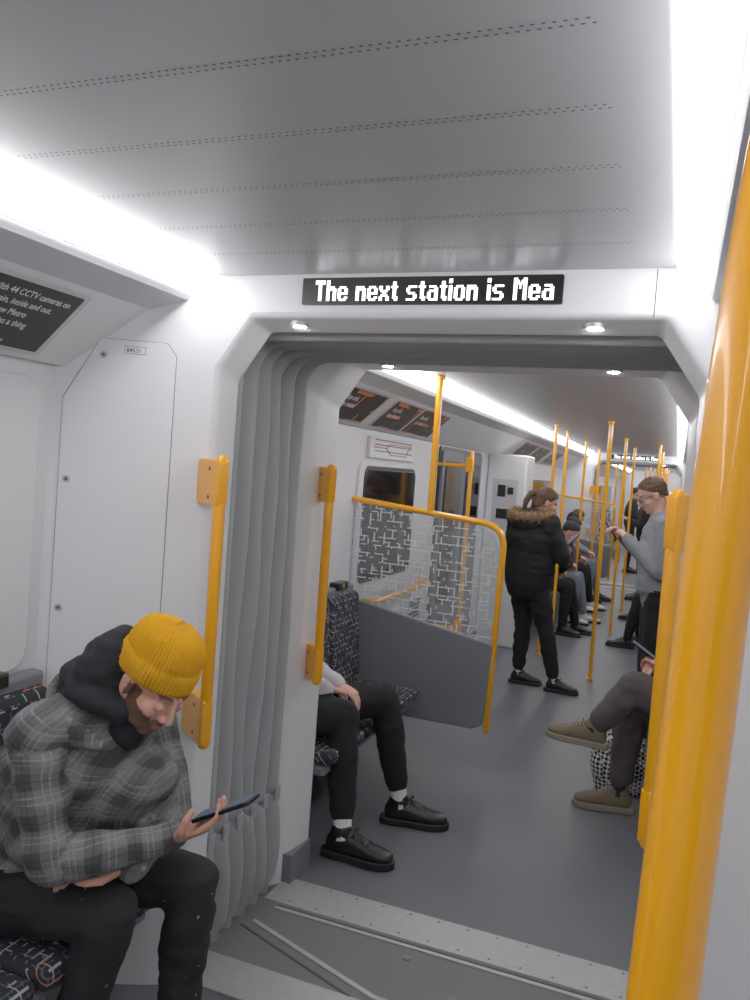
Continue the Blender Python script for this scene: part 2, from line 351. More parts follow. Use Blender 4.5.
def gangway(y):
    e=empty('gangway_portal')
    portal(e,y,1,[loop(-1.37,2.14,y),loop(-1.35,2.105,y+.1),loop(-1.47,2.20,y+.102)],'near_frame')
    ya,yb=y+.1,y+.67
    bellows(e,ya,yb)
    f=y+.89
    portal(e,f,-1,[loop(-1.335,2.10,f),loop(-1.36,2.13,y+.73),loop(-1.41,2.17,y+.66),loop(-1.5,2.25,y+.655)],'far_frame')
    bm=bmesh.new()
    for f2 in (lambda x:x,mo):
        a,b=sorted((f2(-1.45),f2(-1.33))); box(bm,(a,y+.715,0),(b,y+.9,.12))
    obj('kick_plates',bm,GREY,e,bevel=.004)
    bm=bmesh.new()
    box(bm,(-1.37,y+.575,0),(.05,y+.76,.006),0); box(bm,(-1.4,y+.02,0),(.08,y+.19,.006),0)
    box(bm,(-1.4,y+.19,0),(.08,y+.575,.004),1)
    def bar(a,b,w,z=.009,mi=0):
        a,b=V((a[0],a[1],.004)),V((b[0],b[1],.004)); d=(b-a).normalized(); plate(bm,[(0,-w),((b-a).length,-w),((b-a).length,w),(0,w)],a,d,V((0,0,1)).cross(d),z-.004,mi)
    bar((-1.33,y+.42),(-.78,y+.22),.009); bar((-.78,y+.22),(-.3,y+.2),.009); bar((.02,y+.42),(-.3,y+.2),.009)
    bar((-1.3,y+.535),(0,y+.535),.008); bar((-1.36,y+.38),(-.85,y+.19),.004,.008,2); bar((-1.3,y+.555),(0,y+.555),.004,.007,2)
    obj('floor_plates',bm,[STEEL,RUB,GAP],e,smooth=False)
    bm=bmesh.new()
    for i in range(12):
        x=-1.27+i*.112
        for yy in (y+.6,y+.74): tube(bm,[(x,yy,.004),(x,yy,.0075)],[.0048],n=10,cap=False)
    for x,yy in ((-.75,y+.47),(-.55,y+.33)): tube(bm,[(x,yy,.003),(x,yy,.008)],[.015],n=14,cap=False)
    obj('floor_rivets',bm,RIV,e)
    bm=bmesh.new()
    for x in (-1.335,-.095): box(bm,(x-.0012,y-.001,2.14),(x+.0012,y+.002,2.262))
    obj('header_seams',bm,GAP,e,smooth=False)
    for x in (-1.125,-.245): downlight(x,y+.05,2.122)
    for x in (-1.11,-.25): downlight(x,y+.81,2.112)
    handle(y-.11,-1.268,1,-1.395,y-.015); handle(y+.73,-1.285,1,-1.37,y+.80)
    handle(y-.11,.0,1,.085,y-.015); handle(y+.73,.0,1,.06,y+.80)
    s=empty('passenger_information_display'); bm=bmesh.new()
    plate(bm,rrect(-1.095,2.174,-.328,2.252,.005),(0,y+.004,0),(1,0,0),(0,0,1),.012); obj('screen',bm,DARK,s,smooth=False)
    led(s,'The next station is Mea',-1.052,-.352,2.184,.06,y-.008)
gangway(2.17); gangway(14.0)
# cabinet panel with screws on the corner
e=empty('access_panel'); A=V((-1.82,1.95,0)); B=V((-1.46,2.12,0)); u=(B-A).normalized(); w=u.cross(V((0,0,1)))
def pp(g): return [(.035-g,.3-g),(.37+g,.3-g),(.37+g,2.0+g),(.34+g,2.04+g),(.14-g,2.04+g),(.035-g,1.85+g)]
bm=bmesh.new(); plate(bm,pp(.0012),A+w*.0005,u,(0,0,1),.002); obj('shadow_gap',bm,GAP,e,smooth=False)
bm=bmesh.new(); plate(bm,pp(0),A+w*.001,u,(0,0,1),.0045); obj('door_leaf',bm,WHITE,e,bevel=.002,seg=2)
bm=bmesh.new(); 
for p,q in ((.15,1.99),(.06,1.6),(.06,1.2),(.06,.7)):
    c=A+u*p+V((0,0,q)); tube(bm,[c+w*.004,c+w*.008],[.011],n=16,cap=False)
obj('screw_caps',bm,STEEL,e)
bm=bmesh.new()
for p,q in ((.15,1.99),(.06,1.6),(.06,1.2),(.06,.7)):
    c=A+u*p+V((0,0,q)); tube(bm,[c+w*.008,c+w*.0092],[.005],n=8,cap=False)
plate(bm,rrect(.213,1.998,.277,2.022,.002,2),A+w*.0052,u,(0,0,1),.0006)
obj('keyholes',bm,GAP,e)
bm=bmesh.new(); plate(bm,rrect(.2145,1.9995,.2755,2.0205,.002,2),A+w*.006,u,(0,0,1),.0006); obj('label',bm,PTXT,e,smooth=False)
text('B45.S1',.018,A+w*.0072+u*.219+V((0,0,2.0035)),u,(0,0,1),KTXT,e,'label_text',.9)
def wallpanel(par,nm,y0,y1,z0,z1,f,m,th=.018,r=.06,off=0):
    bm=bmesh.new(); x=f(XL+off)
    s=1 if f(0)==0 else -1
    if s==1: plate(bm,rrect(y0,z0,y1,z1,r),(x,0,0),(0,1,0),(0,0,1),th)
    else: plate(bm,[(-p,q) for p,q in rrect(y0,z0,y1,z1,r)],(x,0,0),(0,-1,0),(0,0,1),th)
    return obj(nm,bm,m,par,bevel=.005,seg=2)
idl=lambda x:x
wc=[0]
def window(y0,y1,z0,z1,f):
    wc[0]+=1; e=empty('window_%d'%wc[0])
    wallpanel(e,'surround',y0-.09,y1+.09,z0-.12,z1+.05,f,WALL,.02,.09)
    wallpanel(e,'frame',y0-.02,y1+.02,z0-.02,z1+.02,f,DARK,.026,.07)
    wallpanel(e,'pane',y0,y1,z0,z1,f,WIN,.029,.06)
dc=[0]
def door(y0,y1,f):
    dc[0]+=1; e=empty('door_%d'%dc[0]); m=(y0+y1)/2
    wallpanel(e,'frame',y0-.05,y1+.05,.02,1.93,f,DARK,.012,.03)
    for a,b in ((y0,m-.006),(m+.006,y1)):
        wallpanel(e,'leaf',a,b,.02,1.9,f,GREY,.03,.02); wallpanel(e,'glass_frame',a+.07,b-.07,.62,1.82,f,DARK,.036,.07); wallpanel(e,'glass',a+.09,b-.09,.64,1.8,f,WIN,.039,.06)
wallpanel(None,'trim_wall_panel_left',.9,1.89,1.02,1.9,idl,WALL,.02,.07)
wallpanel(None,'trim_wall_panel_right',.2,1.8,1.02,1.9,mir,WALL,.02,.07)
window(-1.4,.4,1.12,1.74,idl); window(-1.4,0,1.12,1.74,mir)
window(4.58,5.55,1.0,1.70,idl); window(3.5,5.0,1.0,1.7,mir)
door(6.25,7.6,idl); door(5.6,7.1,mir)
for a,b in ((8.75,10.2),(10.6,12.2)): window(a,b,1.0,1.7,idl)
for a,b in ((7.9,9.6),(10.2,12.2)): window(a,b,1.0,1.7,mir)
for f in (idl,mir):
    window(15.6,17.2,1.0,1.7,f); door(18.2,19.6,f); window(20.4,22,1.0,1.7,f); window(22.4,24,1,1.7,f)
# adverts on coves
vc=V((.22,0,.195)).normalized(); nc=V((0,1,0)).cross(vc)
def cove_frame(y0,y1,m,nm='advert_panel',f=idl):
    e=empty(nm); bm=bmesh.new()
    if f(0)==0:
        o=V((-1.79,0,1.945))+nc*.001
        plate(bm,rrect(y0-.02,.02,y1+.02,.275,.012,3),o,(0,1,0),vc,.006,0); plate(bm,rrect(y0,.035,y1,.26,.005,2),o,(0,1,0),vc,.0075,1)
    else:
        v2=V((-vc.x,0,vc.z)); n2=V((0,-1,0)).cross(v2); o=V((mir(-1.79),0,1.945))+n2*.001
        plate(bm,[(-p,q) for p,q in rrect(y0-.02,.02,y1+.02,.275,.012,3)],o,(0,-1,0),v2,.006,0); plate(bm,[(-p,q) for p,q in rrect(y0,.035,y1,.26,.005,2)],o,(0,-1,0),v2,.0075,1)
    obj('framed_print',bm,[COVE,m],e,smooth=False); return e
e=cove_frame(1.1,1.81,DARK,'cctv_notice')
o=V((-1.79,0,1.945))+nc*.0088
for i,tx in enumerate(('With 44 CCTV cameras on','every train, inside and out.','Your new Metro','doesn\'t miss a thing')):
    text(tx,.030,o+V((0,1.515-.03*(i==1),0))+vc*(.215-.035*i),(0,1,0),vc,PTXT,e,'notice_line',.8,.0003)
text('metro.co.uk/government',.013,o+V((0,1.57,0))+vc*.05,(0,1,0),vc,PTXT,e,'notice_line',.8,.0003)
for a,b in ((3.78,4.32),(4.5,5.0),(5.05,5.65)):
    e=cove_frame(a,b,POST)
    text('Stay safe,\nstay seated',.05,o+V((0,a+.05,0))+vc*.18,(0,1,0),vc,PTXT,e,'advert_text',.9,.0003)
for a in (8.8,9.8,11.0): cove_frame(a,a+.8,POST)
for a in (4.2,5.6,8.8,10.4): cove_frame(a,a+.8,POST,f=mir)
# route map
e=empty('route_map'); wallpanel(e,'board',4.62,5.5,1.77,1.905,idl,PTXT,.024,.01)
bm=bmesh.new()
tube(bm,[(-1.794,4.68,1.84),(-1.794,4.9,1.84),(-1.794,4.98,1.87),(-1.794,5.42,1.87)],[.003],n=6); tube(bm,[(-1.794,4.9,1.84),(-1.794,5.0,1.80),(-1.794,5.3,1.80),(-1.794,5.38,1.87)],[.003],n=6)
obj('lines',bm,mat('map_orange',(225,110,60),.6),e)
bm=bmesh.new()
for k in range(17):
    yy=4.7+k*.044
    for zz in (1.855,1.885,1.815): box(bm,(-1.7958,yy,zz),(-1.7945,yy+.03,zz+.006))
obj('station_names',bm,KTXT,e,smooth=False)
# ---------------------------------------------------------------- furniture
def bench(y0,n,f,pitch=.455,dep=.53):
    e=empty('bench_seat'); bm=bmesh.new(); bf=bmesh.new()
    s=1 if f(0)==0 else -1
    F=lambda x:f(XL+x)
    for i in range(n):
        a=y0+i*pitch+.008; b=a+pitch-.016
        def bx(B,x0,x1,z0,z1,mi=0,ya=a,yb=b):
            p,q=sorted((F(x0),F(x1))); box(B,(p,ya,z0),(q,yb,z1),mi)
        bx(bf,.09,dep,.405,.462)
        pr=[(F(.07),.45),(F(.16),.45),(F(.115),.97),(F(.04),.99)]
        prism(bf,pr,a,b)
        bx(bm,.03,dep-.03,.36,.404)
        bx(bm,.02,.075,.36,1.02,0,a-.006,b+.006)
        prism(bm,[(F(.02),.1),(F(.06),.1),(F(dep-.11),.33),(F(dep-.11),.365),(F(.02),.365)],a+.12,b-.12)
    obj('shells',bm,GREY,e,bevel=.014); obj('cushions',bf,FAB,e,bevel=.022,seg=4)
    bm=bmesh.new(); 
    for i in range(n):
        a=y0+i*pitch+.15; p,q=sorted((F(.03),F(.09))); box(bm,(p,a,1.0),(q,a+.15,1.045))
    obj('head_badges',bm,DARK,e,bevel=.008)
    if s==1:
        for i in range(n): text('M',.04,(F(.0915),y0+i*pitch+.205,1.008),(0,1,0),(0,0,1),YEL,e,'badge_text')
bench(.55,3,idl); bench(-.9,2,idl); bench(-1.5,3,mir); bench(3.12,3,idl,.425); bench(4.1,2,mir,.44,.44); bench(8.65,9,idl); bench(8.3,9,mir)
for f in (idl,mir): bench(15.4,6,f); bench(20.2,7,f)
def screen(y,f):
    e=empty('draught_screen'); F=lambda x:f(x)
    bm=bmesh.new()
    g=[(-1.8,.27),(-.98,.27),(-.93,.3),(-.915,.36),(-.893,.765),(-1.8,.93)]
    def pl(B,pts,y,th):
        a=[B.verts.new((F(x),y,z)) for x,z in pts]; b=[B.verts.new((F(x),y+th,z)) for x,z in pts]; n=len(pts)
        B.faces.new(a); B.faces.new(b[::-1])
        for i in range(n): B.faces.new((a[i],a[(i+1)%n],b[(i+1)%n],b[i]))
    pl(bm,g,y-.02,.04); obj('lower_panel',bm,GREY,e,bevel=.01)
    bm=bmesh.new(); pl(bm,[(-1.8,.92),(-.9,.755),(-.9,1.29),(-.95,1.38),(-1.04,1.43),(-1.8,1.505)],y-.004,.008); obj('glass',bm,GLASS,e,smooth=False)
    bm=bmesh.new(); P=[(F(-1.81),y,1.515),(F(-.885),y,1.432),(F(-.905),y,.27)]
    tube(bm,bend(P,.13,8),[.0175],n=14); obj('rail',bm,YEL,e,ang=60)
    return e
screen(4.45,idl); screen(12.95,idl)
def pole(x,y,z0=0,z1=2.265,r=.0165):
    e=empty('grab_pole'); bm=bmesh.new(); tube(bm,[(x,y,z0),(x,y,z1)],[r],n=16,cap=False); obj('tube',bm,YEL,e,ang=60)
    bm=bmesh.new(); tube(bm,[(x,y,z1-.02),(x,y,z1)],[r*1.5],n=16,cap=False)
    if z0==0: tube(bm,[(x,y,0),(x,y,.02)],[r*1.6],n=16,cap=False)
    obj('collars',bm,YEL,e,bevel=.004)
pole(-1.33,4.45,1.47,2.265,.019); pole(-.585,7.2,r=.018)
pole(-1.15,7.9); pole(-1.15,8.75); pole(-1.15,10.6); pole(-1.15,12.5)
pole(-.6,9.6); pole(-.6,11.6); pole(-.25,10.6); pole(-.25,12.4)
for y in (16,18.8,22):
    pole(-.6,y); pole(-1.15,y+.4); pole(-.28,y+.6); 
e=empty('door_grab_rail'); bm=bmesh.new(); tube(bm,[(-1.52,6.1,.47),(-1.52,6.1,1.88)],[.017],n=14)
for z in (.5,1.78): tube(bm,[(-1.52,6.1,z),(-1.81,6.1,z)],[.014],n=10)
obj('rail',bm,YEL,e,ang=60); bm=bmesh.new()
for z in (.45,1.73): box(bm,(-1.56,6.075,z),(-1.50,6.125,z+.12))
obj('brackets',bm,YEL,e,bevel=.01)
e=empty('wall_grab_rail'); bm=bmesh.new(); tube(bm,bend([(-1.8,4.7,.87),(-1.71,4.7,.87),(-1.71,5.85,.87),(-1.8,5.85,.87)],.04,5),[.017],n=12); obj('rail',bm,YEL,e,ang=60)
e=empty('equipment_cabinet'); bm=bmesh.new(); box(bm,(XL+.002,8.0,0),(-1.42,8.42,1.95)); obj('body',bm,WHITE,e,bevel=.02)
bm=bmesh.new(); box(bm,(-1.75,7.994,1.2),(-1.5,8.0,1.7)); obj('door_leaf',bm,COVE,e,bevel=.003); bm=bmesh.new(); box(bm,(-1.7,7.988,1.52),(-1.62,7.995,1.64)); box(bm,(-1.6,7.988,1.55),(-1.54,7.995,1.62)); box(bm,(-1.7,7.988,1.3),(-1.55,7.995,1.4)); obj('signs',bm,[KTXT],e,smooth=False)
e=empty('ventilation_grille'); bm=bmesh.new()
for i in range(8): box(bm,(XL,5.72,.5+i*.03),(XL+.012,5.98,.515+i*.03))
obj('slats',bm,GREY,e,smooth=False)
# near curved stanchion
e=empty('curved_grab_pole'); bm=bmesh.new()
P=[(-.02,.44,0),(-.006,.443,.6),(.006,.446,1.1),(.0145,.448,1.43),(.020,.456,1.58),(.0245,.4626,1.70),(.037,.474,1.885),(.062,.48,2.05),(.09,.48,2.19)]
Q=[]
for i in range(len(P)-1):
    p0,p1,p2,p3=[V(P[max(0,min(len(P)-1,i+k))]) for k in (-1,0,1,2)]
    for k in range(6):
        t=k/6; Q.append(.5*((2*p1)+(p2-p0)*t+(2*p0-5*p1+4*p2-p3)*t*t+(3*p1-p0-3*p2+p3)*t**3))
Q.append(V(P[-1]))
tube(bm,Q,[.018],n=32,cap=False); obj('tube',bm,YEL,e,ang=60)
bm=bmesh.new(); tube(bm,[(-.02,.44,0),(-.02,.44,.02)],[.035],n=20,cap=False); obj('floor_collar',bm,YEL,e)
# ---------------------------------------------------------------- people
def frame(f,u):
    f=V(f).normalized(); u=V(u); r=f.cross(u).normalized(); u=r.cross(f); return Matrix(((r.x,f.x,u.x),(r.y,f.y,u.y),(r.z,f.z,u.z)))
def xform(me,M,c,s=1):
    for v in me.vertices: v.co=M@(v.co*s)+V(c)
def setmats(me,mats,fn):
    me.materials.clear()
    for m in mats: me.materials.append(m)
    for p in me.polygons: p.material_index=fn(p.center); p.use_smooth=True
def head(par,c,f,u,neck,skin=None,hair=HDK,beard=False,vox=.006,s=1.0,style='short',glasses=False,hat=False):
    skin=skin or SKIN; M=frame(f,u); c=V(c); bm=bmesh.new()
    ell(bm,(0,-.012,.03),(.074,.093,.083)); ell(bm,(0,.022,-.03),(.06,.066,.078)); ell(bm,(0,.058,-.088),(.026,.026,.022)); ell(bm,(0,.03,-.075),(.05,.05,.03))
    tube(bm,[(0,.082,.014),(0,.096,-.012),(0,.103,-.028)],[.0075,.0085,.0105],n=10)
    for sx in (1,-1):
        ell(bm,(sx*.011,.09,-.033),(.008,.01,.0075)); ell(bm,(sx*.037,.058,-.024),(.023,.023,.024))
        tube(bm,[(sx*.012,.081,.022),(sx*.045,.068,.022)],[.008,.007],n=8)
        ell(bm,(sx*.076,-.006,-.008),(.009,.02,.03)); ell(bm,(sx*.08,-.012,.002),(.008,.014,.018))
        ell(bm,(sx*.031,.071,.0),(.015,.014,.011))
    tube(bm,[(-.02,.082,-.054),(0,.09,-.053),(.02,.082,-.054)],[.006,.0075,.006],n=8); tube(bm,[(-.017,.081,-.064),(0,.088,-.065),(.017,.081,-.064)],[.006,.008,.006],n=8)
    nl=M.inverted()@((V(neck)-c)/s)
    tube(bm,[(0,-.02,-.04),tuple(V((0,-.025,-.06)).lerp(nl,.5)),tuple(nl)],[.056,.054,.058],n=16)
    me=remesh(bm,vox,2 if vox<.005 else 1,.4)
    def fn(p):
        x,y,z=p; j=noise.noise(V((x,y,z))*90)*.006
        if .016<abs(x)<.05 and abs(z-.027)<.0045 and y>.055: return 2
        if abs(x)<.019 and y>.08 and abs(z+.059)<.006: return 1
        if beard:
            zt=-.047+max(0,(abs(x)-.02))*.55 if abs(x)<.05 else -.03+(.04 if y<.03 else 0)
            if y>.0 and z<zt+j and z>-.125 and (y>.045 or z>-.1): return 2
            if abs(x)<.026 and y>.07 and -.05<z<-.041: return 2
        return 0
    setmats(me,[skin,LIP,BEARD if beard else hair],fn); xform(me,M,c,s); obj('head',me,None,par,smooth=False)
    for p in me.polygons: p.use_smooth=True
    bm=bmesh.new()
    for sx in (1,-1):
        ell(bm,(sx*.031,.0745,-.001),(.0125,.0125,.0085))
    me=bpy.data.meshes.new('eyes'); bm.to_mesh(me); bm.free(); setmats(me,[skin,EYE,IRIS],lambda p:(2 if abs(abs(p.x)-.031)<.004 else 1) if (p.z<-.002 and p.y>.082) else 0); xform(me,M,c,s); obj('eyes',me,None,par,smooth='full')
    if style!='none':
        bm=bmesh.new(); ell(bm,(0,-.018,.036),(.083,.1,.088),n=32)
        if style in('bob','pony'): ell(bm,(0,-.045,-.03),(.078,.065,.08))
        if style=='short': ell(bm,(0,-.05,-.01),(.07,.055,.06))
        me=remesh(bm,vox*.9,1,.3); bm=bmesh.new(); bm.from_mesh(me)
        pn=V((0,.75,-.62)) if style!='short' else V((0,.62,-.78))
        bmesh.ops.bisect_plane(bm,geom=bm.verts[:]+bm.edges[:]+bm.faces[:],plane_co=(0,.052,.066) ,plane_no=pn,clear_outer=True)
        ed=[x for x in bm.edges if x.is_boundary]
        if ed: bmesh.ops.holes_fill(bm,edges=ed)
        for v in bm.verts: v.co+=v.co.normalized()*(noise.noise(v.co*45)*.006)
        if style=='pony': tube(bm,[(0,-.105,.03),(0,-.15,.01),(0,-.155,-.07),(0,-.135,-.15)],[.022,.03,.026,.012],n=10)
        me=bpy.data.meshes.new('hair'); bm.to_mesh(me); bm.free(); setmats(me,[hair],lambda p:0); xform(me,M,c,s); obj('hair',me,None,par,smooth='full')
    if glasses:
        bm=bmesh.new()
        for sx in (1,-1):
            pts=[(sx*.033+.022*math.cos(t*.524),.096,.0+.016*math.sin(t*.524)) for t in range(13)]; tube(bm,pts,[.0026],n=6)
            tube(bm,[(sx*.055,.094,.004),(sx*.078,.0,.006)],[.0024],n=6)
        tube(bm,[(-.011,.097,.004),(.011,.097,.004)],[.002],n=6)
        me=bpy.data.meshes.new('glasses'); bm.to_mesh(me); bm.free(); setmats(me,[DARK],lambda p:0); xform(me,M,c,s); obj('glasses',me,None,par)
    if hat:
        bm=bmesh.new(); prof=[(.96,0),(1.0,-.004),(1.05,.003),(1.07,.02),(1.065,.040),(1.03,.049),(.99,.05),(1.01,.064),(.99,.08),(.94,.097),(.84,.112),(.68,.124),(.48,.132),(.24,.136),(.03,.137)]
        N=520; rows=[]; D=[]
        for i in range(len(prof)-1):
            for k in range(5): t=k/5; D.append((prof[i][0]*(1-t)+prof[i+1][0]*t,prof[i][1]*(1-t)+prof[i+1][1]*t))
        D.append(prof[-1]); RX=Matrix.Rotation(math.radians(14),3,'X')
        for ri,(r,z) in enumerate(D):
            row=[]
            for k in range(N):
                th=2*math.pi*k/N; am=.0019*math.cos(th*65)*min(1,r*1.4)+.0010*math.sin(th*130+ri*1.6)
                lump=.004*noise.noise(V((math.cos(th)*2,math.sin(th)*2,z*18)))
                row.append(bm.verts.new(RX@V(((.084*r+am+lump)*math.cos(th),(.098*r+am+lump)*math.sin(th),z+.0008*math.cos(th*65)))+V((0,-.014,.014))))
            rows.append(row)
        for a,b in zip(rows,rows[1:]):
            for k in range(N): bm.faces.new((a[k],a[(k+1)%N],b[(k+1)%N],b[k]))
        bm.faces.new(rows[-1])
        me=bpy.data.meshes.new('beanie'); bm.to_mesh(me); bm.free(); setmats(me,[MUST],lambda p:0); xform(me,M,c,s); obj('beanie',me,None,par,smooth='full')
def hand(par,w,d,n,thumb,curl=(25,35,25),skin=None,vox=.0035,s=1.0,tc=20,nm='hand'):
    skin=skin or SKIN; w=V(w); d=V(d).normalized(); n=V(n); n=(n-d*n.dot(d)).normalized(); sd=d.cross(n)
    if sd.dot(V(thumb))<0: sd=-sd
    bm=bmesh.new(); s_=s
    P=lambda a,b,c:w+(d*a+sd*b+n*c)*s_
    tube(bm,[P(-.03,0,0),P(.005,0,0),P(.04,.001,0),P(.075,0,0),P(.088,0,0)],[(.026*s_,.02*s_),(.028*s_,.018*s_),(.039*s_,.0155*s_),(.042*s_,.0135*s_),(.038*s_,.011*s_)],side=sd,n=16)
    for i,(o,ls,r) in enumerate(((.0295,(.042,.026,.02),.0092),(.010,(.046,.03,.021),.0095),(-.010,(.042,.027,.02),.009),(-.0285,(.033,.02,.018),.0078))):
        base=P(.08-(.006 if i==3 else 0)-.003*(i==0),o,0); pts=[base]; a=0; p=base
        for k,L in enumerate(ls):
            a+=math.radians(curl[k]*(1+.12*(i-1))); q=p+(d*math.cos(a)+n*math.sin(a)+sd*(.02*(1.5-i)))*L*s_; pts.append(q); p=q
        tube(bm,pts,[r*s_,r*.97*s_,r*.88*s_,r*.72*s_],n=10)
    t=math.radians(tc); b0=P(.022,.028,.004); b1=b0+(d*.65+sd*.6+n*.3).normalized()*.038*s_; b2=b1+(d*.9+sd*.2*math.cos(t)+n*(.2+math.sin(t))).normalized()*.03*s_; b3=b2+(d*.9-sd*.25+n*(.15+math.sin(t)*.8)).normalized()*.024*s_
    tube(bm,[b0,b1,b2,b3],[.014*s_,.0115*s_,.0105*s_,.008*s_],n=10)
    me=remesh(bm,vox,2,.35); setmats(me,[skin],lambda p:0); obj(nm,me,None,par,smooth='full')
def shoe(par,a,d,up,up_m,sole_m,sock=None,s=1.0,leg=None,nm='shoe',vox=.006,k=1.0):
    a=V(a); M=frame(d,up)
    bm=bmesh.new(); s=s*k
    tube(bm,[(0,-.05,.055),(0,.0,.056),(0,.05,.053),(0,.10,.046),(0,.145,.041),(0,.172,.037)],[(.036,.05),(.039,.054),(.043,.045),(.047,.036),(.046,.031),(.039,.025)],side=(1,0,0),n=18)
    tube(bm,[(0,-.024,.05),(0,-.022,.106)],[(.038,.05),(.037,.047)],side=(1,0,0),n=14)
    tube(bm,[(0,.026,.10),(0,.05,.094),(0,.078,.086)],[(.024,.012),(.022,.012),(.02,.009)],side=(1,0,0),n=10)
    me=remesh(bm,vox,2,.4); setmats(me,[up_m],lambda p:0); c=a-M@V((0,-.02,.095)); 
    c.z=c.z if a.z>.2 else .001
    xform(me,M,c,s); obj(nm,me,None,par,smooth='full')
    bm=bmesh.new()
    prof=[(-.103,.012),(-.095,.031),(-.05,.041),(0,.04),(.06,.048),(.11,.054),(.15,.051),(.187,.035),(.205,.01)]
    pts=[(w,y) for y,w in prof]+[(-w,y) for y,w in prof[::-1]]
    plate(bm,pts,(0,0,0),(1,0,0),(0,1,0),.031); me=bpy.data.meshes.new('sole'); bmesh.ops.recalc_face_normals(bm,faces=bm.faces); bm.to_mesh(me); bm.free(); xform(me,M,c,s); obj(nm+'_sole',me,sole_m,par,bevel=.006)
    bm=bmesh.new()
    for q in range(5):
        y=.03+q*.016; z=.113-q*.006
        tube(bm,[(-.026,y,z-.012),(0,y,z),(.026,y+.004,z-.012)],[.0034],n=6)
    tube(bm,[(-.001,.03,.116),(-.02,.035,.122),(-.03,.04,.108)],[.003],n=6); tube(bm,[(.001,.03,.116),(.02,.035,.122),(.03,.04,.108)],[.003],n=6)
    me=bpy.data.meshes.new('laces'); bm.to_mesh(me); bm.free(); xform(me,M,c,s); obj(nm+'_laces',me,sole_m,par)
    if sock and leg is not None:
        bm=bmesh.new(); L=(V(leg)-a).normalized(); tube(bm,[a-L*.02,a+L*.12],[.037*s],n=14,cap=False); obj(nm+'_sock',bm,sock,par)
def human(name,J,top,bot,vox=.018,bulk=1.0,leg=1.0,fold=.005,face=(1,0,-.3),up=None,toe=None,toeup=None,hk=None,shoes=(SHOEB,SOLE),sock=None,hands=None,skin=None,s=1.0,handvox=.0045,extra=(),hem=.93,sk=1.0):
    e=empty(name); J={k:V(v) for k,v in J.items()}; b=bulk; S=s
    side=(J['sR']-J['sL']).normalized(); bm=bmesh.new(); mid=J['pel'].lerp(J['chest'],.5)
    tube(bm,[J['pel']-(J['chest']-J['pel']).normalized()*.03,J['pel'],mid,J['chest'],J['chest'].lerp(J['neck'],.62),J['neck']],
         [(.15*S,.115*S),(.165*S*b,.125*S*b),(.155*S*b,.12*S*b),(.175*S*b,.125*S*b),(.13*S*b,.095*S*b),(.062*S,.06*S)],side=side,n=24)
    tube(bm,[J['sL'],J['sL'].lerp(J['sR'],.5)+(J['neck']-J['sL'].lerp(J['sR'],.5))*.25,J['sR']],[.064*S*b,.075*S*b,.064*S*b],n=16)
    segs=[(J['pel'],J['chest'],.14,0),(J['chest'],J['neck'],.13,0),(J['sL'],J['sR'],.06,0)]
    for q in 'LR':
        sh,el,wr=J['s'+q],J['e'+q],J['w'+q]; hp,kn,an=J['h'+q],J['k'+q],J['a'+q]
        tube(bm,[sh,sh.lerp(el,.5),el],[.06*S*b,.054*S*b,.048*S*b]); tube(bm,[el,el.lerp(wr,.4),wr],[.048*S*b,.045*S*b,.034*S*b])
        tube(bm,[hp,hp.lerp(kn,.45),kn],[.092*S*leg,.082*S*leg,.062*S*leg]); tube(bm,[kn,kn.lerp(an,.35),kn.lerp(an,hem)],[.062*S*leg,.06*S*leg,.046*S*leg])
        segs+=[(sh,el,.05,0),(el,wr,.04,0),(hp,kn,.08*leg,1),(kn,an,.055*leg,1)]
    tube(bm,[J['hL'],J['hR']],[.1*S,.1*S]); segs.append((J['hL'],J['hR'],.08,1))
    for (pa,pb,ra,rb) in extra:
        tube(bm,[pa,pb],[ra,rb],side=side,n=20); segs.append((V(pa),V(pb),min(ra)*.95,0))
    me=remesh(bm,vox,5 if vox<.012 else 3,.5)
    at=me.attributes.new('cloth','FLOAT_VECTOR','POINT')
    def near(p):
        best=None
        for i,(a,c,r,m) in enumerate(segs):
            d=c-a; t=max(0,min(1,(p-a).dot(d)/d.length_squared)); dd=(p-(a+d*t)).length-r
            if best is None or dd<best[0]: best=(dd,i,t)
        return best
    tor=(segs[1][1]-segs[0][0]).normalized()
    for i,v in enumerate(me.vertices):
        if top is not PLAID: break
        dd,k,t=near(v.co); a,c,r,m=segs[k]; d=(c-a).normalized()
        if k<=2 or k>11: d=tor; a=segs[0][0]
        sx=d.cross(V((.4,-.85,.35))).normalized(); at.data[i].vector=((v.co-a).dot(d),(v.co-a).dot(sx),0)
    nr=[v.normal.copy() for v in me.vertices]
    for v,nn_ in zip(me.vertices,nr):
        pos=v.co.copy(); n1=noise.noise(pos*14)+.6*noise.noise(V((pos.x*9,pos.y*9,pos.z*34))+V((7,3,1))); v.co=pos+nn_*(n1*fold)
    setmats(me,[top,bot],lambda p:segs[near(p)[1]][3]); obj('clothed_body',me,None,e,smooth='full')
    if up is None: up=(face[0]*.3,face[1]*.3,1)
    head(e,J['head'],face,up,J['neck']+V((0,0,-.0)),skin=skin,**(hk or {}))
    for q in 'LR':
        d=toe[q]; shoe(e,J['a'+q],d,(toeup or {}).get(q,(0,0,1)),shoes[0],shoes[1],sock,leg=J['k'+q],s=S*.96,k=sk)
        h=(hands or {}).get(q)
        if h is None:
            d=(J['w'+q]-J['e'+q]).normalized(); h=dict(d=d,n=V((0,0,-1)) if abs(d.z)<.8 else V((1,0,0)),thumb=(J['sR']-J['sL'])*(1 if q=='L' else -1))
        hand(e,J['w'+q]+V(h['d']).normalized()*.012,h['d'],h['n'],h['thumb'],h.get('curl',(25,35,25)),skin=skin,vox=handvox,tc=h.get('tc',20),s=S*.98,nm='hand_'+q.lower())
    return e
